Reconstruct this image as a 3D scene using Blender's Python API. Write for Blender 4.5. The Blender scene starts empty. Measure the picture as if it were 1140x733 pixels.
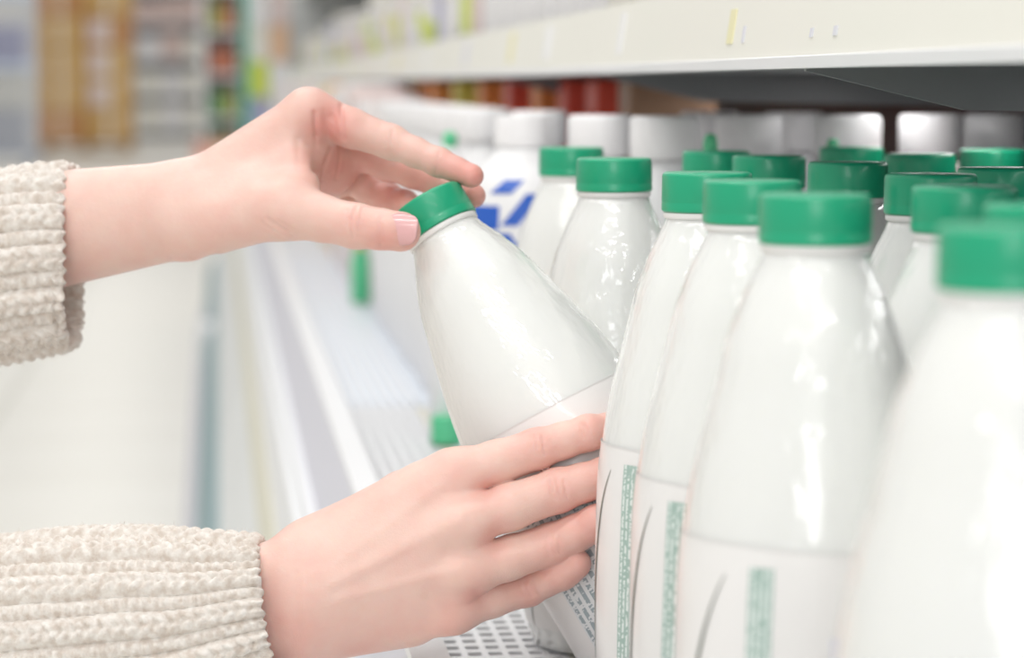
import bpy, math, random
import numpy as np
from mathutils import Vector, Matrix
random.seed(7)
rng = np.random.default_rng(7)
C = bpy.context.scene.collection
PI = math.pi

# ---------------------------------------------------------------- camera
F = 2860.0                      # focal length in pixels of the 1140 px wide frame
CAM = Vector((0, 0, 0.8315))
PH = math.atan(272 / F)
TH = math.atan(330 / F * math.cos(PH))
RIGHT = Vector((math.cos(TH), -math.sin(TH), 0))
FWD = Vector((math.sin(TH) * math.cos(PH), math.cos(TH) * math.cos(PH), -math.sin(PH)))
UP = Vector((math.sin(TH) * math.sin(PH), math.cos(TH) * math.sin(PH), math.cos(PH)))
cam = bpy.data.cameras.new('camera')
camo = bpy.data.objects.new('camera', cam); C.objects.link(camo)
camo.matrix_world = Matrix(((RIGHT.x, UP.x, -FWD.x, CAM.x), (RIGHT.y, UP.y, -FWD.y, CAM.y), (RIGHT.z, UP.z, -FWD.z, CAM.z), (0, 0, 0, 1)))
cam.sensor_width = 36; cam.lens = F * 36 / 1140
cam.clip_start = 0.05; cam.clip_end = 200
cam.dof.use_dof = True; cam.dof.focus_distance = 1.13; cam.dof.aperture_fstop = 7.5
bpy.context.scene.camera = camo

# ---------------------------------------------------------------- world, lights, exposure
w = bpy.data.worlds.new('store_light'); bpy.context.scene.world = w; w.use_nodes = True
w.node_tree.nodes['Background'].inputs[0].default_value = (1.0, 0.988, 0.972, 1)
w.node_tree.nodes['Background'].inputs[1].default_value = 0.62
vs = bpy.context.scene.view_settings
vs.view_transform = 'Standard'; vs.look = 'None'; vs.gamma = 1; vs.use_curve_mapping = False
vs.exposure = 0.0
def area(name, loc, target, sx, sy, power, col=(1, 1, 1)):
    l = bpy.data.lights.new(name, 'AREA'); l.shape = 'RECTANGLE'; l.size = sx; l.size_y = sy
    l.energy = power; l.color = col
    o = bpy.data.objects.new(name, l); C.objects.link(o); o.location = loc
    o.rotation_euler = (Vector(target) - Vector(loc)).to_track_quat('-Z', 'Y').to_euler()
    return o
for i, (x, y) in enumerate([(x_, y_) for x_ in (-1.3, -0.55, 0.12) for y_ in (-2.3, -0.8, 0.7, 2.4)] + [(-0.5, 4.4)]):
    area('ceiling_lamp', (x, y, 3.2), (x + 0.2, y, 0), 0.09, 1.2, 8.5, (1.0, 0.985, 0.96))
area('ceiling_lamp', (-0.9, 9, 3.6), (-0.9, 9, 0), 0.5, 6, 45, (1.0, 0.98, 0.95))
area('ceiling_lamp', (-0.9, 20, 3.6), (-0.9, 20, 0), 0.5, 10, 70, (1.0, 0.98, 0.95))

_by = (0.45, 1.13, 1.76, 2.4, 3.1, 3.9, 4.8, 6.0, 7.5, 9.0)      # added fill strips brightening the under-shelf rows, one between each pair of brackets
for _a, _b in zip(_by, _by[1:]):
    area('shelf_fill_strip', (0.43, (_a + _b) / 2, 0.8365), (0.43, (_a + _b) / 2, 0), 0.012, _b - _a - 0.16, 0.6 * (_b - _a - 0.16), (1.0, 0.99, 0.98))
area('front_fill', (-0.5, -2.6, 1.5), (0.1, 1.2, 0.7), 1.3, 1.0, 19, (0.97, 0.985, 1.0))  # added soft fill from behind the camera, reaches in under the shelf

def P(px, py, d):
    return CAM + RIGHT * ((px - 570) / F * d) - UP * ((py - 366.5) / F * d) + FWD * d

# ---------------------------------------------------------------- helpers
def mat(name, col, rough=0.5, spec=0.5, metal=0.0, coat=0.0, sss=0.0, sssr=(1, .3, .2), scale=0.004, emit=None):
    m = bpy.data.materials.new(name); m.use_nodes = True
    b = m.node_tree.nodes['Principled BSDF']
    b.inputs['Base Color'].default_value = (*col, 1); b.inputs['Roughness'].default_value = rough
    b.inputs['Specular IOR Level'].default_value = spec; b.inputs['Metallic'].default_value = metal
    b.inputs['Coat Weight'].default_value = coat; b.inputs['Coat Roughness'].default_value = 0.08
    if sss:
        b.inputs['Subsurface Weight'].default_value = sss
        b.inputs['Subsurface Radius'].default_value = sssr; b.inputs['Subsurface Scale'].default_value = scale
    return m
def nodes(m): return m.node_tree.nodes, m.node_tree.links, m.node_tree.nodes['Principled BSDF']
def noise_color(m, c1, c2, scale, detail=3, coord='Object', mn=0.35, mx=0.65):
    n, l, b = nodes(m)
    tc = n.new('ShaderNodeTexCoord'); t = n.new('ShaderNodeTexNoise'); t.inputs['Scale'].default_value = scale; t.inputs['Detail'].default_value = detail
    r = n.new('ShaderNodeValToRGB'); r.color_ramp.elements[0].color = (*c1, 1); r.color_ramp.elements[1].color = (*c2, 1)
    r.color_ramp.elements[0].position = mn; r.color_ramp.elements[1].position = mx
    l.new(tc.outputs[coord], t.inputs['Vector']); l.new(t.outputs['Fac'], r.inputs['Fac']); l.new(r.outputs['Color'], b.inputs['Base Color'])
def noise_bump(m, scale, strength, dist=0.001, detail=2, coord='Object', stretch=None):
    n, l, b = nodes(m)
    tc = n.new('ShaderNodeTexCoord'); t = n.new('ShaderNodeTexNoise'); t.inputs['Scale'].default_value = scale; t.inputs['Detail'].default_value = detail
    bp = n.new('ShaderNodeBump'); bp.inputs['Strength'].default_value = strength; bp.inputs['Distance'].default_value = dist
    if stretch:
        mp = n.new('ShaderNodeMapping'); mp.inputs['Scale'].default_value = stretch
        l.new(tc.outputs[coord], mp.inputs['Vector']); l.new(mp.outputs['Vector'], t.inputs['Vector'])
    else: l.new(tc.outputs[coord], t.inputs['Vector'])
    l.new(t.outputs['Fac'], bp.inputs['Height']); l.new(bp.outputs['Normal'], b.inputs['Normal'])
    return t, bp

class MB:
    def __init__(s): s.v = []; s.f = []
    def add(s, vs_, fs):
        o = len(s.v); s.v += [tuple(v) for v in vs_]; s.f += [tuple(i + o for i in f) for f in fs]; return s
    def box(s, x0, x1, y0, y1, z0, z1, bev=0.0):
        if bev:
            b = bev; X0, X1, Y0, Y1, Z0, Z1 = x0, x1, y0, y1, z0, z1
            # chamfered box, rings in z
            def ring(z, i):
                a0, a1, b0, b1 = X0 + i, X1 - i, Y0 + i, Y1 - i
                k = b
                return [(a0 + k, b0, z), (a1 - k, b0, z), (a1, b0 + k, z), (a1, b1 - k, z), (a1 - k, b1, z), (a0 + k, b1, z), (a0, b1 - k, z), (a0, b0 + k, z)]
            rs = [ring(Z0, b), ring(Z0 + b, 0), ring(Z1 - b, 0), ring(Z1, b)]
            vv = sum(rs, []); ff = []
            for r in range(3):
                for j in range(8): ff.append((r * 8 + j, r * 8 + (j + 1) % 8, (r + 1) * 8 + (j + 1) % 8, (r + 1) * 8 + j))
            ff.append(tuple(range(7, -1, -1))); ff.append(tuple(range(24, 32)))
            return s.add(vv, ff)
        return s.add([(x0, y0, z0), (x1, y0, z0), (x1, y1, z0), (x0, y1, z0), (x0, y0, z1), (x1, y0, z1), (x1, y1, z1), (x0, y1, z1)],
                     [(0, 3, 2, 1), (4, 5, 6, 7), (0, 1, 5, 4), (1, 2, 6, 5), (2, 3, 7, 6), (3, 0, 4, 7)])
    def lathe(s, prof, n=48, cx=0, cy=0, knurl=0, cap_ends=True):
        vv = []; ff = []
        for r, z in prof:
            for j in range(n):
                a = 2 * PI * j / n; rr = r
                if knurl and isinstance(knurl, float) and z != prof[0][1] and z != prof[-1][1]: rr = r - (knurl if j % 2 else 0)
                vv.append((cx + rr * math.cos(a), cy + rr * math.sin(a), z))
        for i in range(len(prof) - 1):
            for j in range(n): ff.append((i * n + j, i * n + (j + 1) % n, (i + 1) * n + (j + 1) % n, (i + 1) * n + j))
        if cap_ends:
            ff.append(tuple(range(n - 1, -1, -1))); ff.append(tuple(range((len(prof) - 1) * n, len(prof) * n)))
        return s.add(vv, ff)
    def prism(s, pts, y0, y1, closed=True):      # (x,z) outline pushed along y
        n = len(pts); vv = [(x, y0, z) for x, z in pts] + [(x, y1, z) for x, z in pts]
        ff = [(j, (j + 1) % n, n + (j + 1) % n, n + j) for j in range(n if closed else n - 1)]
        if closed: ff += [tuple(range(n - 1, -1, -1)), tuple(range(n, 2 * n))]
        return s.add(vv, ff)
    def mesh(s, name, m, smooth=False):
        me = bpy.data.meshes.new(name); me.from_pydata(s.v, [], s.f)
        if m: me.materials.append(m)
        me.validate()
        if smooth: me.shade_smooth()
        return me
    def build(s, name, m, parent=None, smooth=False, auto=None):
        me = s.mesh(name, m, smooth); o = bpy.data.objects.new(name, me); C.objects.link(o)
        import bmesh
        bm = bmesh.new(); bm.from_mesh(me); bmesh.ops.recalc_face_normals(bm, faces=bm.faces)
        if auto:
            for e in bm.edges:
                if len(e.link_faces) == 2 and e.calc_face_angle(0) > auto: e.smooth = False
        bm.to_mesh(me); bm.free()
        if parent: o.parent = parent
        return o
def tag(o, label=None, cat=None, group=None, kind=None):
    if label: o['label'] = label
    if cat: o['category'] = cat
    if group: o['group'] = group
    if kind: o['kind'] = kind
    return o
def empty(name, loc, label, cat, group=None, rz=0):
    o = bpy.data.objects.new(name, None); C.objects.link(o); o.location = loc; o.rotation_euler = (0, 0, rz)
    o.empty_display_size = 0.02
    return tag(o, label, cat, group)
def copy_tree(o, parent=None):
    c = o.copy(); C.objects.link(c)
    if parent: c.parent = parent
    for ch in list(o.children): copy_tree(ch, c)
    return c
def spline(pts, n):                # smooth interpolation of (a, b) points
    a = np.array([p[0] for p in pts], float); b = np.array([p[1] for p in pts], float)
    m = np.gradient(b, a); x = np.linspace(a[0], a[-1], n); k = np.clip(np.searchsorted(a, x, 'right') - 1, 0, len(a) - 2)
    h = a[k + 1] - a[k]; t = (x - a[k]) / h
    return x, (2*t**3-3*t**2+1)*b[k] + (t**3-2*t**2+t)*h*m[k] + (-2*t**3+3*t**2)*b[k+1] + (t**3-t**2)*h*m[k+1]

ZS = 0.55            # shelf surface
HB = 0.245           # bottle height
# ---------------------------------------------------------------- setting
m_floor = mat('floor_tile', (0.86, 0.84, 0.77), 0.35); noise_color(m_floor, (0.84, 0.82, 0.75), (0.88, 0.865, 0.80), 2.0)
m_joint = mat('floor_joint', (0.70, 0.69, 0.63), 0.7)
m_wall = mat('painted_wall', (0.78, 0.76, 0.72), 0.8); noise_color(m_wall, (0.84, 0.83, 0.79), (0.88, 0.87, 0.84), 0.6)
fl = MB().box(-14, 8, -3, 46, -0.06, -0.006).build('floor', m_joint); tag(fl, kind='structure')
tile = None
for i in range(4):
    for j in range(62):
        if tile is None:
            tile = MB().box(0, 0.594, 0, 0.594, -0.006, 0.0, 0.002).build('tile', m_floor, fl)
            t = tile
        else:
            t = tile.copy(); C.objects.link(t)
        t.location = (-2.35 + i * 0.6, 2.4 + j * 0.6, 0)
rest = MB()
rest.box(-14, -2.356, -3, 46, -0.006, -0.0005); rest.box(0.046, 8, -3, 46, -0.006, -0.0005)
rest.box(-2.35, 0.044, -3, 2.394, -0.006, -0.0005); rest.box(-2.35, 0.044, 39.6, 46, -0.006, -0.0005)
tag(rest.build('tile_field', m_floor, fl), kind='stuff')
tag(MB().box(-14, 8, 46, 46.2, 0, 5).build('wall_far', m_wall), kind='structure')

# ---------------------------------------------------------------- refrigerated cabinet
CZ = CAM.z
m_white = mat('white_enamel', (0.85, 0.86, 0.88), 0.35); 
m_lav = mat('pale_lilac_plastic', (0.68, 0.68, 0.76), 0.4)
m_pale = mat('pale_panel', (0.80, 0.82, 0.82), 0.45); noise_color(m_pale, (0.77, 0.79, 0.79), (0.83, 0.85, 0.85), 3)
m_beige = mat('beige_trim', (0.72, 0.70, 0.58), 0.5)
m_bump = mat('teal_grey_bumper', (0.24, 0.36, 0.38), 0.45)
m_dark = mat('dark_interior', (0.06, 0.045, 0.045), 0.7)
m_grey = mat('grey_bracket', (0.23, 0.24, 0.245), 0.4)
m_tray = mat('blue_white_tray', (0.74, 0.79, 0.86), 0.35)
m_cream = mat('cream_ticket_rail', (0.86, 0.85, 0.78), 0.4)
Y0, Y1 = 0.25, 9.0
cab = empty('refrigerated_cabinet', (0, 0, 0), 'long white open refrigerated dairy cabinet with perforated deck running along the aisle', 'display cabinet')
def z(q): return CZ + q
MB().prism([(-0.07, 0), (-0.03, z(-0.70)), (0.02, z(-0.70)), (0.02, 0)], Y0, Y1).build('kick_plate', m_lav, cab)
MB().prism([(-0.022, z(-0.70)), (-0.036, z(-0.69)), (-0.036, z(-0.645)), (-0.010, z(-0.60)), (0.02, z(-0.60)), (0.02, z(-0.70))], Y0, Y1).build('bumper', m_bump, cab)
MB().prism([(-0.002, z(-0.60)), (0.040, z(-0.452)), (0.062, z(-0.452)), (0.062, z(-0.60))], Y0, Y1).build('lower_panel', m_pale, cab)
MB().prism([(0.038, z(-0.452)), (0.049, z(-0.415)), (0.07, z(-0.415)), (0.07, z(-0.452))], Y0, Y1).build('trim_strip', m_beige, cab)
MB().prism([(0.052, z(-0.415)), (0.058, z(-0.345)), (0.080, z(-0.345)), (0.080, z(-0.415))], Y0, Y1).build('upper_panel', m_white, cab)
MB().prism([(0.064, z(-0.345)), (0.066, z(-0.33)), (0.078, z(-0.33)), (0.08, z(-0.345))], Y0, Y1).build('lower_lip', m_white, cab)
MB().prism([(0.074, z(-0.33)), (0.088, z(-0.272)), (0.096, z(-0.272)), (0.096, z(-0.33))], Y0, Y1).build('ticket_channel', m_lav, cab)
MB().prism([(0.088, z(-0.272)), (0.088, z(-0.266)), (0.106, z(-0.266)), (0.110, z(-0.300)), (0.096, z(-0.300)), (0.096, z(-0.272))], Y0, Y1).build('front_rail', m_white, cab)
# body, tank and back
MB().box(0.085, 0.66, Y0, Y1, 0.02, ZS - 0.045).build('tank', m_pale, cab)
MB().box(0.62, 0.66, Y0, Y1, ZS - 0.045, 1.55).build('back_panel', m_dark, cab)
MB().box(0.088, 0.66, Y1, Y1 + 0.03, 0, 1.9).build('end_panel', m_pale, cab)
m_green = mat('green_post', (0.06, 0.46, 0.33), 0.4)
MB().box(0.088, 0.128, Y1 - 0.05, Y1 - 0.002, z(-0.26), 2.0, 0.004).build('corner_post', m_green, cab)
m_tankin = mat('slot_shade_black', (0.012, 0.014, 0.02), 0.6)  # near-black colour stands in for the shade below the deck slots
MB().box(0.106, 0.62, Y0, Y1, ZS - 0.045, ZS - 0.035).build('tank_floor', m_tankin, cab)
# perforated deck: real slots, in the stretch where the photograph resolves them
def grate(x0, nx, px_, y0, ny, py_, hx, hy, zt, th, tilt=0.0):
    g = MB()
    for i in range(nx):
        for j in range(ny):
            a0 = x0 + i * px_; a1 = a0 + px_; b0 = y0 + j * py_; b1 = b0 + py_
            c0 = (a0 + a1 - hx) / 2; c1 = c0 + hx; d0 = (b0 + b1 - hy) / 2; d1 = d0 + hy
            def zz(x): return zt + (x - x0) * tilt
            top = [(a0, b0), (a1, b0), (a1, b1), (a0, b1), (c0, d0), (c1, d0), (c1, d1), (c0, d1)]
            g.add([(x, y, zz(x)) for x, y in top] + [(x, y, zz(x) - th) for x, y in top[4:]],
                  [(0, 1, 5, 4), (1, 2, 6, 5), (2, 3, 7, 6), (3, 0, 4, 7), (4, 5, 9, 8), (5, 6, 10, 9), (6, 7, 11, 10), (7, 4, 8, 11)])
    return g
grate(0.110, 6, 0.0102, 0.30, 130, 0.0150, 0.0070, 0.0078, ZS - 0.001, 0.002).build('perforated_deck', m_white, cab)
m_slat = mat('cream_deck_edge', (0.84, 0.82, 0.72), 0.4)
grate(0.1712, 1, 0.010, 0.30, 180, 0.0108, 0.0078, 0.0050, ZS - 0.0012, 0.002, -0.02).build('deck_edge', m_slat, cab)
MB().box(0.1812, 0.62, Y0, Y1, ZS - 0.006, ZS).build('deck', m_tray, cab)
rb = MB().box(0.110, 0.1812, 2.25, Y1, ZS - 0.006, ZS - 0.001)
rb.build('front_deck', m_tray, cab)
for k in range(7): MB().box(0.114 + k * 0.0095, 0.117 + k * 0.0095, 2.25, Y1 - 0.1, ZS - 0.001, ZS + 0.0035).build('rib', m_white, cab)
# upper shelf
zu = z(0.0072)
MB().box(0.262, 0.62, 0.45, Y1, zu + 0.001, zu + 0.008).build('upper_shelf', m_grey, cab)
MB().prism([(0.250, zu), (0.250, zu + 0.005), (0.262, zu + 0.009), (0.262, zu)], 0.45, Y1).build('shelf_lip', m_white, cab)
tr = MB().prism([(0.2515, zu + 0.0055), (0.2575, zu + 0.044), (0.262, zu + 0.044), (0.262, zu + 0.009)], 0.45, Y1).build('ticket_rail', m_cream, cab)
for yb in (1.13, 1.76, 2.4, 3.1, 3.9, 4.8, 6.0, 7.5):
    MB().prism([(0.262, zu + 0.001), (0.262, zu - 0.001), (0.335, zu - 0.0185), (0.62, zu - 0.024), (0.62, zu + 0.001)], yb, yb + 0.004).build('bracket', m_grey, cab)
MB().box(0.31, 0.62, 2.5, Y1, z(0.33), z(0.345)).build('upper_shelf', m_white, cab)
MB().box(0.302, 0.31, 2.5, Y1, z(0.315), z(0.36)).build('ticket_rail', m_cream, cab)
m_tick = [mat('ticket_' + n, c, 0.6) for n, c in (('white', (.85, .85, .86)), ('yellow', (.82, .78, .50)), ('lilac', (.72, .72, .78)))]
for k, (yy, wd, mi) in enumerate([(1.035, .006, 2), (1.078, .005, 2), (1.222, .005, 2), (1.250, .014, 1), (1.60, .018, 0), (1.95, .04, 0), (2.2, .035, 1), (2.6, .05, 2), (3.1, .05, 0), (3.6, .06, 1), (4.3, .06, 0), (5.0, .06, 1)]):
    a_, b_ = (0.013, 0.017) if k in (0, 1) else (0.013, 0.021) if k == 2 else (0.013, 0.030) if k == 3 else (0.012, 0.038)
    fx_ = lambda q: 0.2515 + (q - .0055) * .156 - .0006
    t = MB().prism([(fx_(a_), zu + a_), (fx_(b_), zu + b_), (fx_(b_) + .0012, zu + b_), (fx_(a_) + .0012, zu + a_)], yy, yy + wd).build('price_ticket', m_tick[mi], tr)
# joints and end caps on bumper
MB().box(-0.05, -0.005, 6.4, 6.6, z(-0.70), z(-0.60), 0.006).build('bumper_joint', m_white, cab)

# ---------------------------------------------------------------- milk bottles
m_milk = mat('milk_white_plastic', (0.80, 0.81, 0.79), 0.30, 0.5, coat=1.0, sss=0.25, sssr=(1, 1, .9), scale=0.01)
n, l, b = nodes(m_milk)
b.inputs['Coat Roughness'].default_value = 0.05; b.inputs['Coat IOR'].default_value = 1.6
tc = n.new('ShaderNodeTexCoord'); sp = n.new('ShaderNodeSeparateXYZ'); l.new(tc.outputs['Object'], sp.inputs[0])
mr = n.new('ShaderNodeMapRange'); mr.inputs['From Min'].default_value = 0.10; mr.inputs['From Max'].default_value = 0.165
l.new(sp.outputs['Z'], mr.inputs['Value'])
ns = n.new('ShaderNodeTexNoise'); ns.inputs['Scale'].default_value = 120; ns.inputs['Detail'].default_value = 2
mp = n.new('ShaderNodeMapping'); mp.inputs['Scale'].default_value = (1, 1, .42); l.new(tc.outputs['Object'], mp.inputs['Vector']); l.new(mp.outputs['Vector'], ns.inputs['Vector'])
mu = n.new('ShaderNodeMath'); mu.operation = 'MULTIPLY'; l.new(ns.outputs['Fac'], mu.inputs[0]); l.new(mr.outputs['Result'], mu.inputs[1])
bp = n.new('ShaderNodeBump'); bp.inputs['Strength'].default_value = 0.9; bp.inputs['Distance'].default_value = 0.0022
l.new(mu.outputs[0], bp.inputs['Height']); l.new(bp.outputs['Normal'], b.inputs['Coat Normal'])
bp2 = n.new('ShaderNodeBump'); bp2.inputs['Strength'].default_value = 0.12; bp2.inputs['Distance'].default_value = 0.0016
l.new(mu.outputs[0], bp2.inputs['Height']); l.new(bp2.outputs['Normal'], b.inputs['Normal'])
m_cap = mat('green_cap_plastic', (0.010, 0.36, 0.185), 0.33, 0.5, coat=0.15)
noise_bump(m_cap, 300, 0.1, 0.0004)
m_neck = mat('neck_plastic', (0.86, 0.85, 0.84), 0.3)
m_label = mat('label_film', (0.86, 0.845, 0.85), 0.28, coat=0.35)
noise_color(m_label, (0.81, 0.80, 0.785), (0.83, 0.815, 0.805), 18)
m_arc = mat('label_dark_line', (0.12, 0.14, 0.11), 0.4)
m_seam = mat('label_seam', (0.74, 0.73, 0.72), 0.4)
def text_mat(name, ink, paper, rows=6, freq=1.0):
    m = mat(name, ink, 0.4); n, l, b = nodes(m)
    uv = n.new('ShaderNodeUVMap'); sp = n.new('ShaderNodeSeparateXYZ'); l.new(uv.outputs[0], sp.inputs[0])
    def mth(op, a, v=None, w_=None):
        q = n.new('ShaderNodeMath'); q.operation = op
        for i_, t_ in enumerate((a, v, w_)):
            if t_ is None: continue
            if isinstance(t_, (int, float)): q.inputs[i_].default_value = t_
            else: l.new(t_, q.inputs[i_])
        return q.outputs[0]
    ro = mth('MULTIPLY', sp.outputs['X'], rows); fr = mth('FRACT', ro); fl_ = mth('FLOOR', ro)
    inrow = mth('MULTIPLY', mth('GREATER_THAN', fr, 0.25), mth('LESS_THAN', fr, 0.8))
    cb = n.new('ShaderNodeCombineXYZ'); l.new(mth('MULTIPLY', fl_, 17.3), cb.inputs[0]); l.new(mth('MULTIPLY', sp.outputs['Y'], 95 * freq), cb.inputs[1]); l.new(mth('MULTIPLY', fr, 1.3), cb.inputs[2])
    t = n.new('ShaderNodeTexNoise'); t.inputs['Scale'].default_value = 1.0; t.inputs['Detail'].default_value = 1; l.new(cb.outputs[0], t.inputs['Vector'])
    letter = mth('MULTIPLY', mth('GREATER_THAN', t.outputs['Fac'], 0.47), inrow)
    mx = n.new('ShaderNodeMix'); mx.data_type = 'RGBA'; l.new(letter, mx.inputs['Factor'])
    mx.inputs[6].default_value = (*ink, 1); mx.inputs[7].default_value = (*paper, 1); l.new(mx.outputs[2], b.inputs['Base Color'])
    return m
m_text = text_mat('green_stripe_text', (0.36, 0.49, 0.44), (0.74, 0.80, 0.77), 4)
m_text2 = text_mat('lilac_print', (0.70, 0.70, 0.80), (0.82, 0.82, 0.86), 3)
m_hatch = text_mat('grey_print', (0.74, 0.76, 0.77), (0.34, 0.40, 0.43), 9, 0.6)

PR = [(0.0, 0.0172), (0.003, 0.0182), (0.012, 0.0225), (0.029, 0.0292), (0.045, 0.0333), (0.060, 0.0370), (0.075, 0.0404), (0.090, 0.0430), (0.110, 0.0452), (0.130, 0.0458), (0.19, 0.0455), (0.213, 0.0440), (0.219, 0.0420)]
dd, rr = spline(PR, 60)          # distance below the shoulder start, radius
ZSH = HB - 0.0190
def rad_at(zl):                  # body radius at height above base
    return float(np.interp(ZSH - zl, dd, rr))
def patch(pts_fn, nu, nv, off=0.0004):   # pts_fn(u,v)->(angle, z); uv kept
    v = []; uv = []
    for i in range(nv + 1):
        for j in range(nu + 1):
            a, zl = pts_fn(j / nu, i / nv); r = rad_at(zl) + off
            v.append((r * math.cos(a), r * math.sin(a), zl)); uv.append((j / nu, i / nv))
    f = [(i * (nu + 1) + j, i * (nu + 1) + j + 1, (i + 1) * (nu + 1) + j + 1, (i + 1) * (nu + 1) + j) for i in range(nv) for j in range(nu)]
    return v, f, uv
def patch_obj(name, fn, nu, nv, m, parent, off=0.0006):
    v, f, uv = patch(fn, nu, nv, off)
    me = bpy.data.meshes.new(name); me.from_pydata(v, [], f); me.materials.append(m)
    ul = me.uv_layers.new(name='UVMap')
    for lp in me.loops: ul.data[lp.index].uv = uv[lp.vertex_index]
    me.shade_smooth(); o = bpy.data.objects.new(name, me); C.objects.link(o); o.parent = parent
    return o
D2 = math.radians
A0 = -PI / 2                     # angle that faces the camera
LT = 0.128                       # top of label above base
def make_bottle(label):
    t = empty('milk_bottle', (0, 0, 0), label, 'bottle', 'milk bottles with green screw caps')
    prof = [(0.0355, 0.0), (0.040, 0.0012)] + [(float(r), ZSH - float(d)) for d, r in zip(dd[::-1], rr[::-1])]
    # the ledge between base and wall
    MB().lathe(prof, 80).build('body', m_milk, t, smooth=True)
    MB().lathe([(0.0170, ZSH - .0005), (0.0180, ZSH), (0.0183, ZSH + 0.0004), (0.0183, ZSH + 0.0022), (0.0172, ZSH + 0.0026), (0.0165, ZSH + 0.004)], 64).build('neck_ring', m_neck, t, smooth=True, auto=D2(50))
    zc = HB - 0.0165
    c = MB().lathe([(0.0184, zc), (0.0190, zc + 0.0006), (0.0190, zc + 0.0035), (0.0188, zc + 0.0040), (0.0190, zc + 0.0045), (0.0188, HB - 0.0016), (0.0184, HB - 0.0006), (0.0176, HB)], 120)
    for k in range(len(c.v)):   # fine vertical grooves
        x, y, zz = c.v[k]
        if zc + 0.0042 < zz < HB - 0.001 and (k % 120) % 2: s_ = 1 - 0.0002 / 0.019; c.v[k] = (x * s_, y * s_, zz)
    c.build('cap', m_cap, t, smooth=True, auto=D2(40))
    # label: shrink film round the lower body with a slightly dipping upper edge
    lv = []; lf = []; N = 80; M = 24
    for i in range(M + 1):
        for j in range(N):
            a = 2 * PI * j / N; zt = LT + 0.004 * math.cos(a - A0 + 0.9); zl = 0.012 + (zt - 0.012) * i / M
            r = rad_at(zl) + 0.00035; lv.append((r * math.cos(a), r * math.sin(a), zl))
    for i in range(M):
        for j in range(N): lf.append((i * N + j, i * N + (j + 1) % N, (i + 1) * N + (j + 1) % N, (i + 1) * N + j))
    lab = MB().add(lv, lf).build('label', m_label, t, smooth=True)
    patch_obj('label_edge', lambda u, v: (2 * PI * u, LT + 0.004 * math.cos(2 * PI * u - A0 + 0.9) + (v - .5) * 0.0005), 80, 1, m_seam, lab)
    patch_obj('text_stripe', lambda u, v: (A0 + D2(-38 + 11 * u - 5 * (1 - v) ** 1.5), 0.012 + v * 0.1135), 6, 30, m_text, lab)
    patch_obj('curved_line', lambda u, v: (A0 + D2(-50 + (u - .5) * (2.2 * math.sin(PI * min(1, v * 1.0 + .0)) + .5) - 23 * (1 - v ** 3.2)), 0.012 + v * 0.110), 3, 40, m_arc, lab)
    patch_obj('side_print', lambda u, v: (A0 + D2(-4 + 5 * u), 0.014 + v * 0.09), 3, 20, m_text2, lab)
    patch_obj('grey_print', lambda u, v: (A0 + D2(55 + 50 * u), 0.014 + v * 0.07), 14, 20, m_hatch, lab)
    return t
BL = [   # x, y on the shelf, turn, label
    (0.1990, 0.8425, 5, 'milk bottle with large green cap in front, right of two bottles with striped labels'),
    (0.2040, 0.9685, -10, 'milk bottle with green cap, middle of the three upright bottles nearest the hands'),
    (0.2039, 1.0597, -14, 'milk bottle with green cap standing upright just in front of the lower hand fingertips'),
    (0.1970, 1.2689, 10, 'milk bottle with green cap upright directly behind the tilted bottle'),
    (0.2059, 1.4889, 30, 'milk bottle with green cap furthest back at the shelf edge, leftmost upright cap'),
    (0.2044, 0.6469, 60, 'milk bottle with green cap nearest the camera, in the lower right corner'),
    (0.2527, 0.7646, 90, 'milk bottle with green cap cut by right picture edge, right behind the nearest'),
    (0.2672, 0.9002, 20, 'milk bottle in second row, green cap just right of the large front cap'),
    (0.2907, 1.0272, 40, 'milk bottle in second row, green cap peeking just over the cap before it'),
    (0.2967, 1.1908, 15, 'milk bottle in second row with green cap showing right above the large blurred cap'),
    (0.2831, 1.3031, 70, 'milk bottle in second row with green cap showing above between the two middle caps'),
    (0.2742, 1.3978, 25, 'milk bottle at back of the second row, green cap left of its neighbour'),
    (0.3706, 1.4791, 35, 'milk bottle in third row with small green cap beside the pinkish carton'),
    (0.3711, 1.3322, 80, 'milk bottle in third row, green cap second from right among small back caps'),
    (0.3439, 1.1033, 50, 'milk bottle in third row, green cap at the right edge above the front right caps'),
    (0.4359, 1.4133, 10, 'milk bottle in fourth row, rearmost green cap at the right picture edge'),
]
proto = make_bottle(BL[0][3])
for i, (bx_, by_, rz, lab) in enumerate(BL):
    o = proto if i == 0 else copy_tree(proto)
    o.location = (bx_, by_, ZS + 0.0002); o.rotation_euler = (0, 0, D2(rz) - TH)
    o['label'] = lab
# held bottle
top = P(473, 224, 1.225); base = P(762, 722, 1.188)
ax = (top - base).normalized(); base = top - ax * HB
held = copy_tree(proto); held['label'] = 'tilted milk bottle with green cap gripped by both hands'
del held['group']; held['group'] = 'milk bottles with green screw caps'
q = Vector((0, 0, 1)).rotation_difference(ax)
low = base.z - 0.0355 * math.sqrt(max(0, 1 - ax.z ** 2))
print('HELD base', base, 'low', low, 'tilt', math.degrees(math.acos(ax.z)))
base.z += (ZS + 0.0005 - low) if low < ZS + .0005 else 0
held.rotation_mode = 'QUATERNION'
held.rotation_quaternion = q @ Matrix.Rotation(D2(-112), 4, 'Z').to_quaternion(); held.location = base

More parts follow.
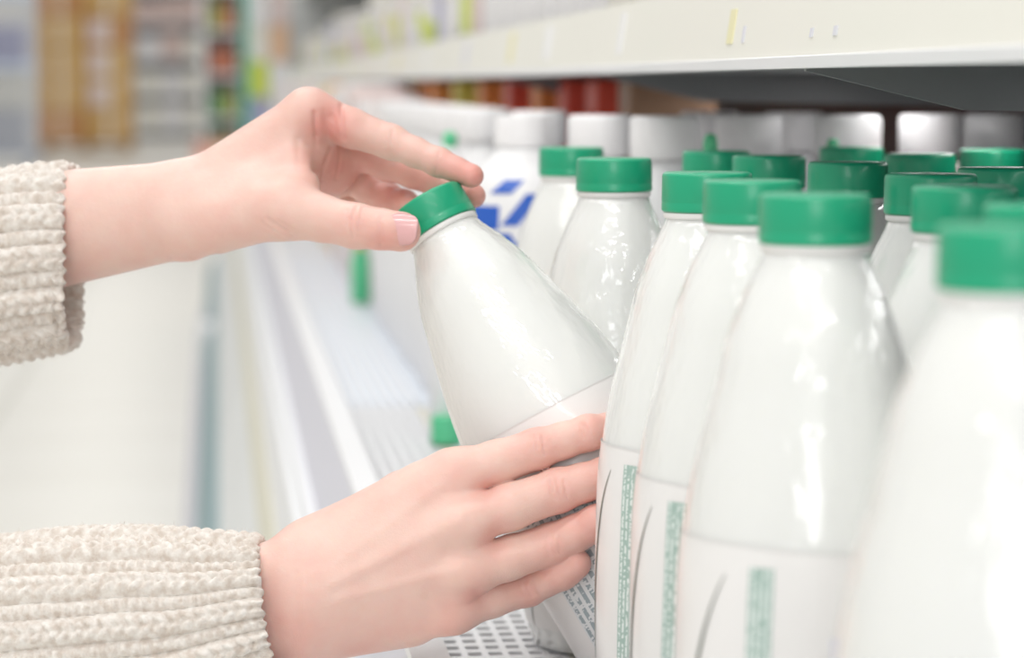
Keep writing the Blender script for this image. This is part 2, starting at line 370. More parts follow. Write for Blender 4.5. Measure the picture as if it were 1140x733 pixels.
# ---------------------------------------------------------------- other products
def pmat(name, c, rough=0.4): return mat(name, c, rough)
m_pw = pmat('white_bottle_plastic', (0.84, 0.84, 0.85), 0.35); m_pwc = pmat('white_cap', (0.86, 0.85, 0.86), 0.4)
m_blue = pmat('blue_print', (0.02, 0.11, 0.52)); m_pink = pmat('pink_card', (0.80, 0.66, 0.64)); m_or = pmat('orange_card', (0.90, 0.32, 0.08)); m_red = pmat('red_card', (0.75, 0.10, 0.06))
m_yel = pmat('yellow_card', (0.80, 0.68, 0.12)); m_lime = pmat('lime_card', (0.66, 0.76, 0.10)); m_crm = pmat('cream_card', (0.84, 0.82, 0.74)); m_grn = pmat('green_card', (0.10, 0.55, 0.28)); m_prp = pmat('lilac_card', (0.42, 0.42, 0.60)); m_whc = pmat('white_card', (0.85, 0.84, 0.85)); m_or2 = pmat('pale_orange_card', (0.86, 0.56, 0.36)); m_yel2 = pmat('pale_yellow_card', (0.84, 0.76, 0.42)); m_brn = pmat('brown_card', (0.30, 0.17, 0.10))
PW = [(0.0, 0.0150), (0.006, 0.0170), (0.018, 0.024), (0.035, 0.029), (0.055, 0.0325), (0.08, 0.0345), (0.2, 0.0345), (0.233, 0.033)]
def make_white(label, h=0.262, cr=0.0215):
    t = empty('white_capped_bottle', (0, 0, 0), label, 'bottle', 'white bottles with wide white caps')
    d_, r_ = spline(PW, 30); zs = h - 0.026
    MB().lathe([(0.030, 0)] + [(float(r), max(0.001, zs - float(d) * zs / 0.234)) for d, r in zip(d_[::-1], r_[::-1])], 40).build('body', m_pw, t, smooth=True)
    MB().lathe([(cr - .001, h - 0.0265), (cr, h - 0.025), (cr, h - 0.003), (cr - .001, h - 0.001), (cr - .003, h)], 40).build('cap', m_pwc, t, smooth=True, auto=D2(40))
    return t
wp = None
ords = ['first', 'second', 'third', 'fourth', 'fifth', 'sixth', 'seventh', 'eighth', 'ninth', 'tenth', 'eleventh', 'twelfth', 'thirteenth', 'fourteenth', 'fifteenth', 'sixteenth', 'seventeenth', 'eighteenth', 'nineteenth', 'twentieth'] + ['twenty-' + q for q in ('first', 'second', 'third', 'fourth', 'fifth', 'sixth', 'seventh', 'eighth', 'ninth')] + ['thirtieth'] + ['thirty-' + q for q in ('first', 'second', 'third', 'fourth', 'fifth')]
WH = [(0.2409, 1.9202), (0.2478, 1.6507), (0.2781, 1.5868), (0.3514, 1.8187), (0.3438, 1.6458), (0.4014, 1.7687), (0.3986, 1.6012), (0.4690, 1.6577), (0.5257, 1.7000)]
for i, (wx, wy) in enumerate(WH):
    lab = 'white bottle with wide white cap behind the green caps, %s from the left' % ords[i]
    if wp is None: wp = make_white(lab); o = wp
    else: o = copy_tree(wp); o['label'] = lab
    o.location = (wx, wy, ZS + 0.0002)
k = 0
for y in np.arange(2.12, 3.25, 0.082):        # the row along the shelf edge
    o = copy_tree(wp); o['label'] = 'blurred white bottle in the receding row along shelf edge, %s in line' % ords[k] if k < 20 else 'small blurred white bottle in the far stretch of the receding row'
    o['group'] = 'white bottles receding along the shelf edge'
    o.location = (0.222 + random.uniform(-.003, .003), y, ZS + 0.0002); k += 1
# blue striped bottle between hand and green-capped bottles
t = empty('striped_bottle', (0, 0, 0), 'white bottle with slanting blue stripes behind the tilted green cap', 'bottle')
t.location = (0.2034, 1.7130, ZS + 0.0002); t.rotation_euler = (0, 0, -TH)
MB().lathe([(0.036, 0), (0.041, 0.003), (0.041, 0.19), (0.038, 0.212), (0.030, 0.225), (0.019, 0.236), (0.0165, 0.240), (0.0165, 0.244)], 48).build('body', m_pw, t, smooth=True)
MB().lathe([(0.0185, 0.241), (0.0185, 0.258), (0.0170, 0.261)], 40).build('cap', m_pwc, t, smooth=True, auto=D2(40))
def sdec(name, m, a0, a1, z0, z1, sl, parent, r=0.0414, wd=None):
    v = []; nu, nv = 8, 8
    for i in range(nv + 1):
        for j in range(nu + 1):
            u, w_ = j / nu, i / nv; zz = z0 + (z1 - z0) * w_; a = A0 + D2(a0 + (a1 - a0) * u + sl * (w_ - .5))
            rr_ = float(np.interp(zz, [0, .19, .212, .225, .236], [.041, .041, .038, .030, .019])) + .0004
            v.append((rr_ * math.cos(a), rr_ * math.sin(a), zz))
    MB().add(v, [(i * 9 + j, i * 9 + j + 1, i * 9 + 10 + j, i * 9 + 9 + j) for i in range(8) for j in range(8)]).build(name, m, parent, smooth=True)
sdec('stripe', m_blue, -58, -22, 0.186, 0.202, 0, t)
sdec('stripe', m_blue, -26, -4, 0.210, 0.219, 14, t)
sdec('stripe', m_blue, -8, 8, 0.189, 0.210, 24, t)
sdec('stripe', m_blue, -22, -6, 0.173, 0.184, -10, t)
# pinkish carton between third-row bottles
def carton(name, label, loc, w_, dp, h, m, mlid=None, group=None, cat='carton', gable=False, rz=0, band=None):
    t = empty(name, loc, label, cat, group, rz)
    a, c = w_ / 2, dp / 2
    if gable:
        MB().box(-a, a, -c, c, 0, h * .78, 0.002).build('body', m, t)
        g = MB(); g.prism([(-a, h * .78), (a, h * .78), (0.003, h * .95), (-0.003, h * .95)], -c, c); g.build('gable', mlid or m, t)
        MB().box(-0.002, 0.002, -c, c, h * .95, h).build('crest', mlid or m, t)
    else:
        MB().box(-a, a, -c, c, 0, h * .86, 0.002).build('body', m, t)
        MB().box(-a - .0012, a + .0012, -c - .0012, c + .0012, h * .86, h, 0.002).build('lid', mlid or m, t)
    if band: MB().box(-a - .0008, a + .0008, -c - .0008, c + .0008, h * .3, h * .62).build('band', band, t)
    return t
p = P(1034, 160, 1.62); carton('carton', 'pinkish white carton top between the back green caps and white caps', (p.x - .004, 1.585, ZS + .0003), 0.050, 0.030, 0.232, m_pink)
# coloured packs further down under the upper shelf
cols = [m_or, m_red, m_or, m_brn, m_red, m_yel]; nm = ['orange', 'red', 'amber', 'brown', 'crimson', 'yellow']
i = 0
for (px, d, ci) in [(446, 4.6, 5), (462, 4.15, 0), (478, 3.8, 5), (495, 3.5, 0), (512, 3.25, 0), (540, 3.05, 5), (570, 2.86, 0), (602, 2.68, 1), (636, 2.52, 0), (668, 2.40, 1), (703, 2.27, 1), (742, 2.15, 3)]:
    p = P(px, 100, d)
    carton('carton', 'blurred %s carton deep under the shelf, %s of the row from the left' % (nm[ci], ords[i]), (p.x, p.y, ZS + .0003), 0.07, 0.06, 0.2855, cols[ci], group='coloured cartons deep under the upper shelf'); i += 1
# pale packs further down on the edge
i = 0
pale = [(m_whc, 'white'), (m_or2, 'pale orange'), (m_whc, 'white'), (m_pink, 'pink'), (m_yel2, 'pale yellow'), (m_whc, 'white'), (m_pink, 'pink')]
for j in range(19):
    m, c = pale[(j * 3 + j // 4) % 7]
    carton('carton', '%s carton in the blurred row beyond the white bottles, %s in line' % (c, ords[j]), (0.228, 3.36 + j * .123, ZS + .0003), 0.085, 0.10, .262 + .022 * ((j * 5) % 4) / 3, m, group='cartons beyond the white bottles on the shelf edge', gable=False)
for y, m, c, h in [(5.75, m_or, 'orange', .27), (5.88, m_whc, 'white', .25), (6.02, m_pink, 'pink', .29), (6.16, m_whc, 'white', .27), (6.31, m_crm, 'cream', .26), (6.47, m_pink, 'pink', .28), (6.64, m_crm, 'cream', .27), (6.83, m_whc, 'white', .29), (7.03, m_yel, 'yellow', .26), (7.25, m_whc, 'white', .28), (7.5, m_pink, 'pink', .27)]:
    carton('carton', 'pale blurred %s carton at far end of the deck, %s in line' % (c, ords[i]), (0.21, y, ZS + .0003), 0.09, 0.075, h, m, group='cartons at the far end of the deck', gable=i % 2 == 0); i += 1
k = 0
for cx_ in (.145, .215, .285):
    for lv_ in range(5):
        m, c = [(m_whc, 'white'), (m_lime, 'lime'), (m_whc, 'white'), (m_pink, 'pink'), (m_prp, 'lilac'), (m_crm, 'cream'), (m_or2, 'pale orange')][(k * 3 + lv_) % 7]
        if cx_ > .25 and lv_ > 1: continue
        carton('carton', '%s carton stacked at the cabinet far end beside green post, %s column, %s level' % (c, ords[int((cx_ - .1) / .07)], ords[lv_]), (cx_, 8.72 if cx_ < .2 or lv_ < 9 else 8.6, ZS + .0003 + lv_ * .1203), 0.064, 0.09, .118, m, group='cartons stacked beside the green post'); k += 1
# small green and yellow things on the front of the deck
def slim(name, label, px, py, d, h, r, m1, m2):
    p = P(px, py, d); t = empty(name, (p.x, p.y, ZS + .004), label, 'bottle')
    MB().lathe([(r * .9, 0), (r, .003), (r, h * .62), (r * .55, h * .78), (r * .5, h * .8)], 24).build('body', m1, t, smooth=True)
    MB().lathe([(r * .62, h * .8), (r * .62, h * .98), (r * .55, h)], 24).build('cap', m2, t, smooth=True)
slim('small_bottle', 'small green and yellow drink bottle on the deck under the thumb', 402, 330, 3.28, .088, .013, m_grn, m_yel)
p = P(499, 470, 2.02)
t = empty('loose_cap', (p.x, p.y, ZS + .0002), 'loose green cap on the deck just left of the tilted bottle', 'cap')
MB().lathe([(.0125, 0), (.0135, .001), (.0135, .020), (.0125, .022), (.011, .0225)], 32).build('shell', m_grn, t, smooth=True, auto=D2(40))
MB().lathe([(.0141, .002), (.0141, .005)], 32).build('rim', m_grn, t, smooth=True)
# green knobbed bottle stoppers peeking above
for j, (px, py, d, lab, cw) in enumerate([(501, 153, 2.02, 'small round green stopper on white flask by the fingertips', .006), (791, 158, 1.52, 'tiny green stopper on white flask above the second-row caps', .0045), (927, 163, 1.56, 'tiny green stopper on white flask right of centre above the caps', .004)]):
    p = P(px, py, d); t = empty('flask', (p.x, p.y, ZS + .0002), lab, 'bottle'); h = p.z - ZS - .002
    MB().lathe([(.015, 0), (.017, .004), (.017, h * .7), (.010, h * .88), (.006, h - .006)], 28).build('body', m_pw, t, smooth=True)
    MB().lathe([(.003, h - .007), (cw * .9, h - .005), (cw, h), (cw * .8, h + .005), (.002, h + .0065)], 20).build('stopper', m_grn, t, smooth=True)
# packs on the upper shelves
pal = [(m_whc, 'white'), (m_crm, 'cream'), (m_lime, 'lime'), (m_whc, 'white'), (m_pink, 'pink'), (m_crm, 'cream'), (m_prp, 'lilac'), (m_whc, 'white'), (m_yel, 'yellow'), (m_whc, 'white'), (m_grn, 'green')]
i = 0; y = 0.9
while y < 8.6:
    m, c = pal[(i * 7 + i // 3) % len(pal)] if y > 1.9 and (i % 3 or y < 3) else (pal[[2, 4, 8, 6][(i // 3) % 4]]) if y > 3 else (m_crm, 'cream')
    wd = random.uniform(.07, .11); h = random.uniform(.09, .15) if y > 1.7 else .07
    n_ = ords[i % 20] if i < 20 else ords[i - 20] + ' after the twentieth' if i < 40 else ords[i - 40] + ' after the fortieth'
    carton('food_pack', '%s pack on the upper shelf, %s from the camera' % (c, n_), (0.320, y, zu + .0085), 0.08, wd, h, m, mlid=random.choice([m_whc, m_crm, m]), group='food packs on the upper shelf', cat='food pack', band=random.choice([None, m_whc, m_pink, m_lime]) if y > 2.6 else None)
    y += wd + random.uniform(.012, .03) + (0.05 if y > 5 else 0); i += 1
i = 0; y = 5.2
while y < 8.7:
    m, c = pal[(i * 5 + 2) % len(pal)]; h = random.uniform(.12, .2)
    carton('food_pack', '%s pack on the topmost visible shelf, %s in line' % (c, ords[i]), (0.365, y, z(.346)), 0.09, 0.11, h, m, group='food packs on the top shelf', cat='food pack'); y += .19; i += 1

# ---------------------------------------------------------------- far end of the aisle
m_card = mat('cardboard', (0.60, 0.36, 0.12), 0.8); noise_color(m_card, (0.62, 0.37, 0.12), (0.72, 0.47, 0.20), 3)
m_card2 = mat('dark_cardboard', (0.60, 0.30, 0.12), 0.8)
m_wood = mat('pallet_wood', (0.45, 0.27, 0.10), 0.8)
def FX(px, d): return P(px, 94, d).x, P(px, 94, d).y
# pallet stack
x, y = FX(96, 32.0)
t = empty('pallet', (x, y, 0.0), 'wooden pallet under the cardboard boxes at far end of the aisle', 'pallet')
for dz in (0, .11):
    for s in (-1, -.33, .33, 1): MB().box(-.58, .58, s * .42 - .07, s * .42 + .07, dz + .0, dz + .022).build('board', m_wood, t)
for sx in (-1, 0, 1): MB().box(sx * .5 - .05, sx * .5 + .05, -.45, .45, .022, .11).build('block', m_wood, t)
i = 0
for lv_ in range(5):
    for cx in (-.29, .29):
        bx_ = empty('cardboard_box', (x + cx + random.uniform(-.004, .004), y, .133 + lv_ * .385), 'cardboard box on the far pallet, %s layer from the floor, %s side' % (ords[lv_], 'left' if cx < 0 else 'right'), 'box', 'cardboard boxes on the pallet')
        MB().box(-.28, .28, -.4, .4, 0, .375, .006).build('body', m_card if (lv_ + (cx > 0)) % 4 else m_card2, bx_)
        MB().box(-.03, .03, -.405, -.4005, .02, .36).build('tape', m_crm, bx_)
        if lv_ in (1, 2, 3) and cx > 0: MB().box(-.24, -.02, -.408, -.4055, .06, .33).build('sticker', m_pink, bx_)
# roll cage
x, y = FX(8, 26.0)
m_steel = mat('galvanised_steel', (0.50, 0.54, 0.62), 0.4, metal=0.3)
t = empty('roll_cage', (x, y, 0), 'pale blue-grey wire roll cage at the left picture edge', 'trolley')
MB().box(-.4, .3, -.4, .4, .12, .17).build('base', m_steel, t)
for k in range(12):
    MB().box(-.4 + k * .0625, -.385 + k * .0625, -.4, -.385, .17, 1.75).build('bar', m_steel, t)
    MB().box(-.4 + k * .0625, -.385 + k * .0625, .385, .4, .17, 1.75).build('bar', m_steel, t)
m_lb = mat('pale_blue_plastic', (0.62, 0.70, 0.84), 0.5)
for zz in (.98, 1.7): MB().box(-.4, .33, -.43, -.40, zz, zz + .07).build('crossbar', m_lb, t)
for sx in (-.35, .25):
    for sy in (-.35, .35): MB().lathe([(.02, 0), (.05, .03), (.05, .09), (.02, .12)], 14, sx, sy).build('wheel', m_steel, t)
m_gb = mat('grey_wrap', (0.55, 0.56, 0.60), 0.6)
for k in range(3): tag(MB().box(x - .37, x + .2, y - .36, y + .36, .172 + k * .42, .172 + k * .42 + .41, .02).build('wrapped_crate', [m_gb, m_crm, m_prp][k]), 'wrapped crate inside the roll cage, %s from its base' % ords[k], 'crate', 'crates in the roll cage')
# shelving at the far end of the aisle
def gondola(px, d, wd, h, label, rows, seedc):
    x, y = FX(px, d)
    t = empty('shelf_unit', (x, y, 0), label, 'shelf')
    MB().box(-wd / 2, wd / 2, .25, .3, 0, h).build('back', m_gb, t)
    for k in range(rows + 1): MB().box(-wd / 2, wd / 2, -.2, .25, .1 + k * (h - .1) / (rows), .13 + k * (h - .1) / rows).build('shelf', m_white, t)
    for s in (-1, 1): MB().box(s * wd / 2 - .02, s * wd / 2 + .02, -.2, .3, 0, h).build('upright', m_white, t)
    return x, y
def fill(x, y, wd, h, rows, n_, mats, names, where):
    k_ = 0
    for r_ in range(rows):
        z0 = .131 + r_ * (h - .1) / rows; hh = (h - .1) / rows - .12
        for c_ in range(n_):
            q = ((r_ * 3 + c_ * 2 + r_ * c_) % len(mats)) if r_ > 1 else (c_ % 2) * (3 if len(mats) == 5 else 1); w2 = (wd - .1) / n_
            carton('parcel', '%s parcel on %s, shelf %s from the floor, %s across' % (names[q], where, ords[r_], ords[c_]), (x - wd / 2 + .05 + w2 * (c_ + .5), y - .02, z0), w2 * .9, .3, hh * random.uniform(.75, 1), mats[q], group='parcels on ' + where, cat='parcel')
x, y = gondola(248, 24, .36, 2.1, 'narrow shelf unit with green and brown goods beyond the green post', 5, 1)
fill(x, y, .36, 2.1, 5, 2, [mat('dark_green_pack', (.10, .28, .12)), mat('olive_pack', (.35, .36, .10)), mat('rust_pack', (.48, .17, .10)), mat('slate_pack', (.25, .28, .30))], ['dark green', 'olive', 'rust', 'slate'], 'the narrow unit')
x, y = gondola(180, 40, 1.5, 2.3, 'wide shelf unit of white and grey goods at the far end of the aisle', 4, 2)
fill(x, y, 1.5, 2.3, 4, 4, [m_whc, mat('grey_pack', (.68, .65, .66)), m_pink, m_crm, mat('rose_pack', (.72, .56, .52))], ['white', 'grey', 'pinkish', 'cream', 'rose'], 'the wide far unit')
x, y = FX(236, 20.0); carton('carton', 'salmon pink carton on the floor before the narrow shelf unit', (x + .03, y, 0.0003), .34, .3, .40, mat('salmon_card', (.78, .42, .34)))

# ---------------------------------------------------------------- hands: distance-field modelling
def prims_eval(pts, prims, k):
    d = None
    for A, B, ra, rb in prims:
        ab = B - A; L = max(1e-12, float(ab @ ab)); t = np.clip(((pts - A) @ ab) / L, 0, 1)
        q = pts - A - t[:, None] * ab
        e = np.sqrt((q * q).sum(1)) - (ra + (rb - ra) * t)
        if d is None: d = e
        else:
            h = np.clip(0.5 + 0.5 * (d - e) / k, 0, 1); d = d * (1 - h) + e * h - k * h * (1 - h)
    return d
def smin(a, b_, k):
    h = np.clip(0.5 + 0.5 * (a - b_) / k, 0, 1); return a * (1 - h) + b_ * h - k * h * (1 - h)
def seg_dist(pts, A, B):
    ab = B - A; t = np.clip(((pts - A) @ ab) / max(1e-12, float(ab @ ab)), 0, 1); q = pts - A - t[:, None] * ab
    return np.sqrt((q * q).sum(1))
FW = np.array(FWD[:])
def mark_dist(pts, A, B):        # grooves reach a little way into the surface: distance counts less along the view depth
    ab = B - A; t = np.clip(((pts - A) @ ab) / max(1e-12, float(ab @ ab)), 0, 1); q = pts - A - t[:, None] * ab
    al = q @ FW; q2 = (q * q).sum(1) - al * al + (al * .16) ** 2
    return np.sqrt(np.maximum(q2, 0))
def npP(p): return np.array(P(*p)[:], dtype=np.float64)
class Hand:
    def __init__(s): s.palm = []; s.fingers = []; s.marks = []; s.tints = []
    def pc(s, a, b_, ra, rb): s.palm.append((npP(a), npP(b_), ra, rb))
    def finger(s, js, rs, kroot=0.007):
        pr = []; pts_ = [npP(j) for j in js]
        for i in range(len(js) - 1):
            a, b_ = pts_[i], pts_[i + 1]; mid = (a + b_) / 2; rm = (rs[i] + rs[i + 1]) / 2 - 0.0006
            pr += [(a, mid, rs[i], rm), (mid, b_, rm, rs[i + 1])]
        s.fingers.append((pr, kroot)); return pts_
    def mark(s, a, b_, wd, dp): s.marks.append((npP(a), npP(b_), wd, dp))
    def tint(s, a, rad, amt): s.tints.append((npP(a), rad, amt))
    def f(s, pts):
        p = prims_eval(pts, s.palm, 0.011); out = p
        for pr, k in s.fingers: out = np.minimum(out, smin(p, prims_eval(pts, pr, 0.003), k))
        for A, B, wd, dp in s.marks: out = out + dp * np.exp(-(mark_dist(pts, A, B) / wd) ** 2)
        return out
    def build(s, name, m, parent, vox=0.00075):
        allp = s.palm + [q for pr, _ in s.fingers for q in pr]
        lo = np.min([np.minimum(a - ra, b_ - rb) for a, b_, ra, rb in allp], 0) - .006; hi = np.max([np.maximum(a + ra, b_ + rb) for a, b_, ra, rb in allp], 0) + .006
        K = 6; n3 = (np.ceil((hi - lo) / (vox * K)).astype(int) + 1)
        cx = [lo[i] + (np.arange(n3[i]) + .5) * vox * K for i in range(3)]
        G = np.stack(np.meshgrid(*cx, indexing='ij'), -1).reshape(-1, 3)
        fc = s.f(G); near = np.abs(fc) < vox * K * 1.5
        V = np.repeat(np.repeat(np.repeat(fc.reshape(n3), K, 0), K, 1), K, 2).astype(np.float32)
        idx = np.argwhere(near.reshape(n3)); o = np.stack(np.meshgrid(*[np.arange(K)] * 3, indexing='ij'), -1).reshape(-1, 3)
        fi = (idx[:, None, :] * K + o[None]).reshape(-1, 3)
        vals = np.concatenate([s.f(lo + (c + .5) * vox) for c in np.array_split(fi, max(1, len(fi) // 400000))])
        V[fi[:, 0], fi[:, 1], fi[:, 2]] = vals
        sg = V < 0
        # naive surface nets
        c8 = np.zeros(np.array(V.shape) - 1, np.uint8)
        for a in (0, 1):
            for b_ in (0, 1):
                for c in (0, 1): c8 += sg[a:sg.shape[0] - 1 + a, b_:sg.shape[1] - 1 + b_, c:sg.shape[2] - 1 + c]
        act = (c8 > 0) & (c8 < 8); cells = np.argwhere(act); vid = -np.ones(act.shape, np.int64); vid[act] = np.arange(len(cells))
        acc = np.zeros((len(cells), 3)); cnt = np.zeros(len(cells))
        corners = [(a, b_, c) for a in (0, 1) for b_ in (0, 1) for c in (0, 1)]
        for i, c1 in enumerate(corners):
            for c2 in corners[i + 1:]:
                if sum(abs(np.array(c1) - np.array(c2))) != 1: continue
                v1 = V[tuple((cells + c1).T)]; v2 = V[tuple((cells + c2).T)]; m_ = (v1 < 0) != (v2 < 0)
                t = np.where(m_, v1 / np.where(m_, v1 - v2, 1), 0)
                acc += np.where(m_[:, None], np.array(c1) + t[:, None] * (np.array(c2) - np.array(c1)), 0); cnt += m_
        co = lo + (cells + acc / cnt[:, None] + .5) * vox
        quads = []
        for ax_ in range(3):
            sl1 = [slice(1, -1)] * 3; sl2 = [slice(1, -1)] * 3; sl1[ax_] = slice(0, -1); sl2[ax_] = slice(1, None)
            ch = sg[tuple(sl1)] != sg[tuple(sl2)]; e = np.argwhere(ch); off = np.ones(3, int); off[ax_] = 0; e = e + off
            flip = sg[tuple(e.T)]
            u_, v_ = [(1, 2), (2, 0), (0, 1)][ax_]
            U_ = np.zeros(3, int); U_[u_] = 1; W_ = np.zeros(3, int); W_[v_] = 1
            q_ = np.stack([vid[tuple((e - U_ - W_).T)], vid[tuple((e - W_).T)], vid[tuple(e.T)], vid[tuple((e - U_).T)]], 1)
            q_[~flip] = q_[~flip][:, ::-1]; quads.append(q_)
        quads = np.concatenate(quads); quads = quads[(quads >= 0).all(1)]
        me = bpy.data.meshes.new(name); me.vertices.add(len(co)); me.vertices.foreach_set('co', co.astype(np.float32).ravel())
        me.loops.add(len(quads) * 4); me.loops.foreach_set('vertex_index', quads.astype(np.int32).ravel())
        me.polygons.add(len(quads)); me.polygons.foreach_set('loop_start', np.arange(0, len(quads) * 4, 4, dtype=np.int32))
        me.update(calc_edges=True); me.validate(); me.materials.append(m); me.shade_smooth()
        tt = np.zeros(len(co))
        for A, rad_, amt in s.tints: tt = np.maximum(tt, amt * np.exp(-(np.sqrt(((co - A) ** 2).sum(1)) / rad_) ** 2))
        at = me.attributes.new('redness', 'FLOAT', 'POINT'); at.data.foreach_set('value', tt.astype(np.float32))
        o_ = bpy.data.objects.new(name, me); C.objects.link(o_); o_.parent = parent
        print(name, len(co), 'verts'); return o_

m_skin = mat('skin', (0.80, 0.58, 0.50), 0.42, 0.4, sss=0.35, sssr=(1, .35, .22), scale=0.006)
n, l, b = nodes(m_skin)
at = n.new('ShaderNodeAttribute'); at.attribute_name = 'redness'
tc = n.new('ShaderNodeTexCoord'); n1 = n.new('ShaderNodeTexNoise'); n1.inputs['Scale'].default_value = 70; n1.inputs['Detail'].default_value = 4; l.new(tc.outputs['Object'], n1.inputs['Vector'])
mm = n.new('ShaderNodeMath'); mm.operation = 'MULTIPLY_ADD'; l.new(n1.outputs['Fac'], mm.inputs[0]); mm.inputs[1].default_value = 0.55; mm.inputs[2].default_value = -0.19
ad = n.new('ShaderNodeMath'); ad.operation = 'ADD'; ad.use_clamp = True; l.new(mm.outputs[0], ad.inputs[0]); l.new(at.outputs['Fac'], ad.inputs[1])
mx = n.new('ShaderNodeMix'); mx.data_type = 'RGBA'; l.new(ad.outputs[0], mx.inputs['Factor']); mx.inputs[6].default_value = (0.80, 0.565, 0.49, 1); mx.inputs[7].default_value = (0.72, 0.29, 0.25, 1); l.new(mx.outputs[2], b.inputs['Base Color'])
v1 = n.new('ShaderNodeTexVoronoi'); v1.inputs['Scale'].default_value = 1300; l.new(tc.outputs['Object'], v1.inputs['Vector'])
n2 = n.new('ShaderNodeTexNoise'); n2.inputs['Scale'].default_value = 260; n2.inputs['Detail'].default_value = 3; l.new(tc.outputs['Object'], n2.inputs['Vector'])
a2 = n.new('ShaderNodeMath'); a2.operation = 'MULTIPLY_ADD'; l.new(v1.outputs['Distance'], a2.inputs[0]); a2.inputs[1].default_value = .3; l.new(n2.outputs['Fac'], a2.inputs[2])
bp = n.new('ShaderNodeBump'); bp.inputs['Strength'].default_value = .22; bp.inputs['Distance'].default_value = .0008; l.new(a2.outputs[0], bp.inputs['Height']); l.new(bp.outputs['Normal'], b.inputs['Normal'])
m_nail = mat('fingernail', (0.74, 0.42, 0.42), 0.22, 0.5, coat=0.4)

person = empty('person', (npP((-100, 420, 1.2))[0], npP((-100, 420, 1.2))[1], ZS + .1), 'person in a cream ribbed knitted sweater reaching in from the left, gripping a bottle', 'person')
bpy.context.view_layer.update()
def adopt(o):
    o.parent = person; o.matrix_parent_inverse = person.matrix_world.inverted()
    return o

# --- hand on the cap
H = Hand()
H.pc((-120, 262, 1.285), (190, 224, 1.25), .026, .0190); H.pc((-120, 306, 1.285), (190, 247, 1.25), .026, .0190)
H.pc((205, 230, 1.25), (342, 128, 1.243), .0175, .0118)
H.pc((205, 232, 1.262), (352, 141, 1.266), .017, .0115)
H.pc((205, 240, 1.272), (352, 165, 1.288), .016, .011)
H.pc((205, 246, 1.278), (342, 190, 1.305), .016, .0105)
H.pc((215, 251, 1.238), (318, 233, 1.215), .0165, .0128)
H.pc((238, 232, 1.238), (326, 185, 1.234), .015, .0095)
H.pc((290, 222, 1.226), (335, 208, 1.224), .011, .0085)
H.pc((354, 158, 1.252), (376, 192, 1.272), .0100, .0095); H.pc((330, 185, 1.25), (366, 205, 1.285), .011, .0085)
H.finger([(318, 234, 1.215), (397, 252, 1.203), (446, 258, 1.197)], [.0125, .0104, .0094], .009)
H.finger([(346, 127, 1.243), (435, 158, 1.238), (489, 181, 1.229), (525, 196, 1.222)], [.0118, .0082, .0068, .0058])
H.finger([(357, 148, 1.266), (432, 183, 1.270), (487, 204, 1.258), (527, 218, 1.244)], [.011, .0082, .0068, .006])
H.finger([(358, 170, 1.286), (415, 213, 1.290), (450, 228, 1.274), (466, 240, 1.258)], [.0105, .0082, .0072, .0066])
H.finger([(348, 192, 1.303), (395, 226, 1.305), (425, 238, 1.290), (438, 246, 1.278)], [.0095, .0074, .0066, .006])
# creases
for a, b_, w_, dp in [((350, 126, 1.230), (351, 150, 1.230), .0012, .0014), ((351, 150, 1.230), (348, 204, 1.228), .0012, .0010), ((331, 155, 1.230), (333, 190, 1.228), .0014, .0004), ((333, 190, 1.228), (341, 212, 1.220), .0014, .0004),
                      ((380, 118, 1.236), (384, 154, 1.236), .0012, .0012), ((367, 134, 1.232), (366, 152, 1.236), .0050, .0022), ((361, 124, 1.236), (367, 150, 1.238), .0010, .0006), ((368, 165, 1.245), (356, 200, 1.25), .0011, .0007), ((380, 160, 1.250), (374, 198, 1.26), .0010, .0006),
                      ((370, 128, 1.234), (376, 150, 1.234), .0008, .0005), ((356, 165, 1.255), (380, 172, 1.262), .0010, .0008), ((352, 196, 1.262), (372, 200, 1.27), .0010, .0007),
                      ((298, 244, 1.204), (326, 262, 1.206), .0010, .0009), ((292, 248, 1.206), (316, 266, 1.208), .0008, .0005), ((310, 246, 1.202), (330, 258, 1.204), .0007, .0004),
                      ((397, 230, 1.194), (391, 244, 1.193), .0008, .0007), ((391, 244, 1.193), (393, 264, 1.194), .0008, .0007), ((403, 232, 1.194), (399, 258, 1.194), .0007, .0005), ((386, 234, 1.195), (385, 250, 1.195), .0007, .0004),
                      ((437, 146, 1.229), (434, 172, 1.230), .0010, .0005), ((430, 148, 1.229), (428, 168, 1.230), .0007, .0003), ((489, 170, 1.222), (485, 192, 1.223), .0009, .0005),
                      ((190, 287, 1.236), (240, 285, 1.236), .0018, .0009), ((424, 243, 1.188), (440, 236, 1.19), .0007, .0004), ((423, 243, 1.188), (424, 272, 1.19), .0009, .0006), ((424, 274, 1.19), (450, 279, 1.19), .0007, .0004)]:
    H.mark(a, b_, w_, dp)
for a, r_, t_ in [((452, 262, 1.19), .012, .5), ((430, 272, 1.19), .012, .45), ((527, 198, 1.22), .016, .75), ((500, 188, 1.225), .014, .45), ((527, 218, 1.244), .014, .7), ((470, 205, 1.26), .02, .5), ((368, 175, 1.26), .028, .75), ((366, 140, 1.235), .014, .8), ((340, 175, 1.23), .012, .35), ((337, 205, 1.22), .012, .25), ((440, 215, 1.275), .02, .6), ((400, 190, 1.27), .022, .5), ((210, 290, 1.24), .01, .3), ((400, 250, 1.195), .01, .25)]:
    H.tint(a, r_, t_)
adopt(H.build('hand', m_skin, None))

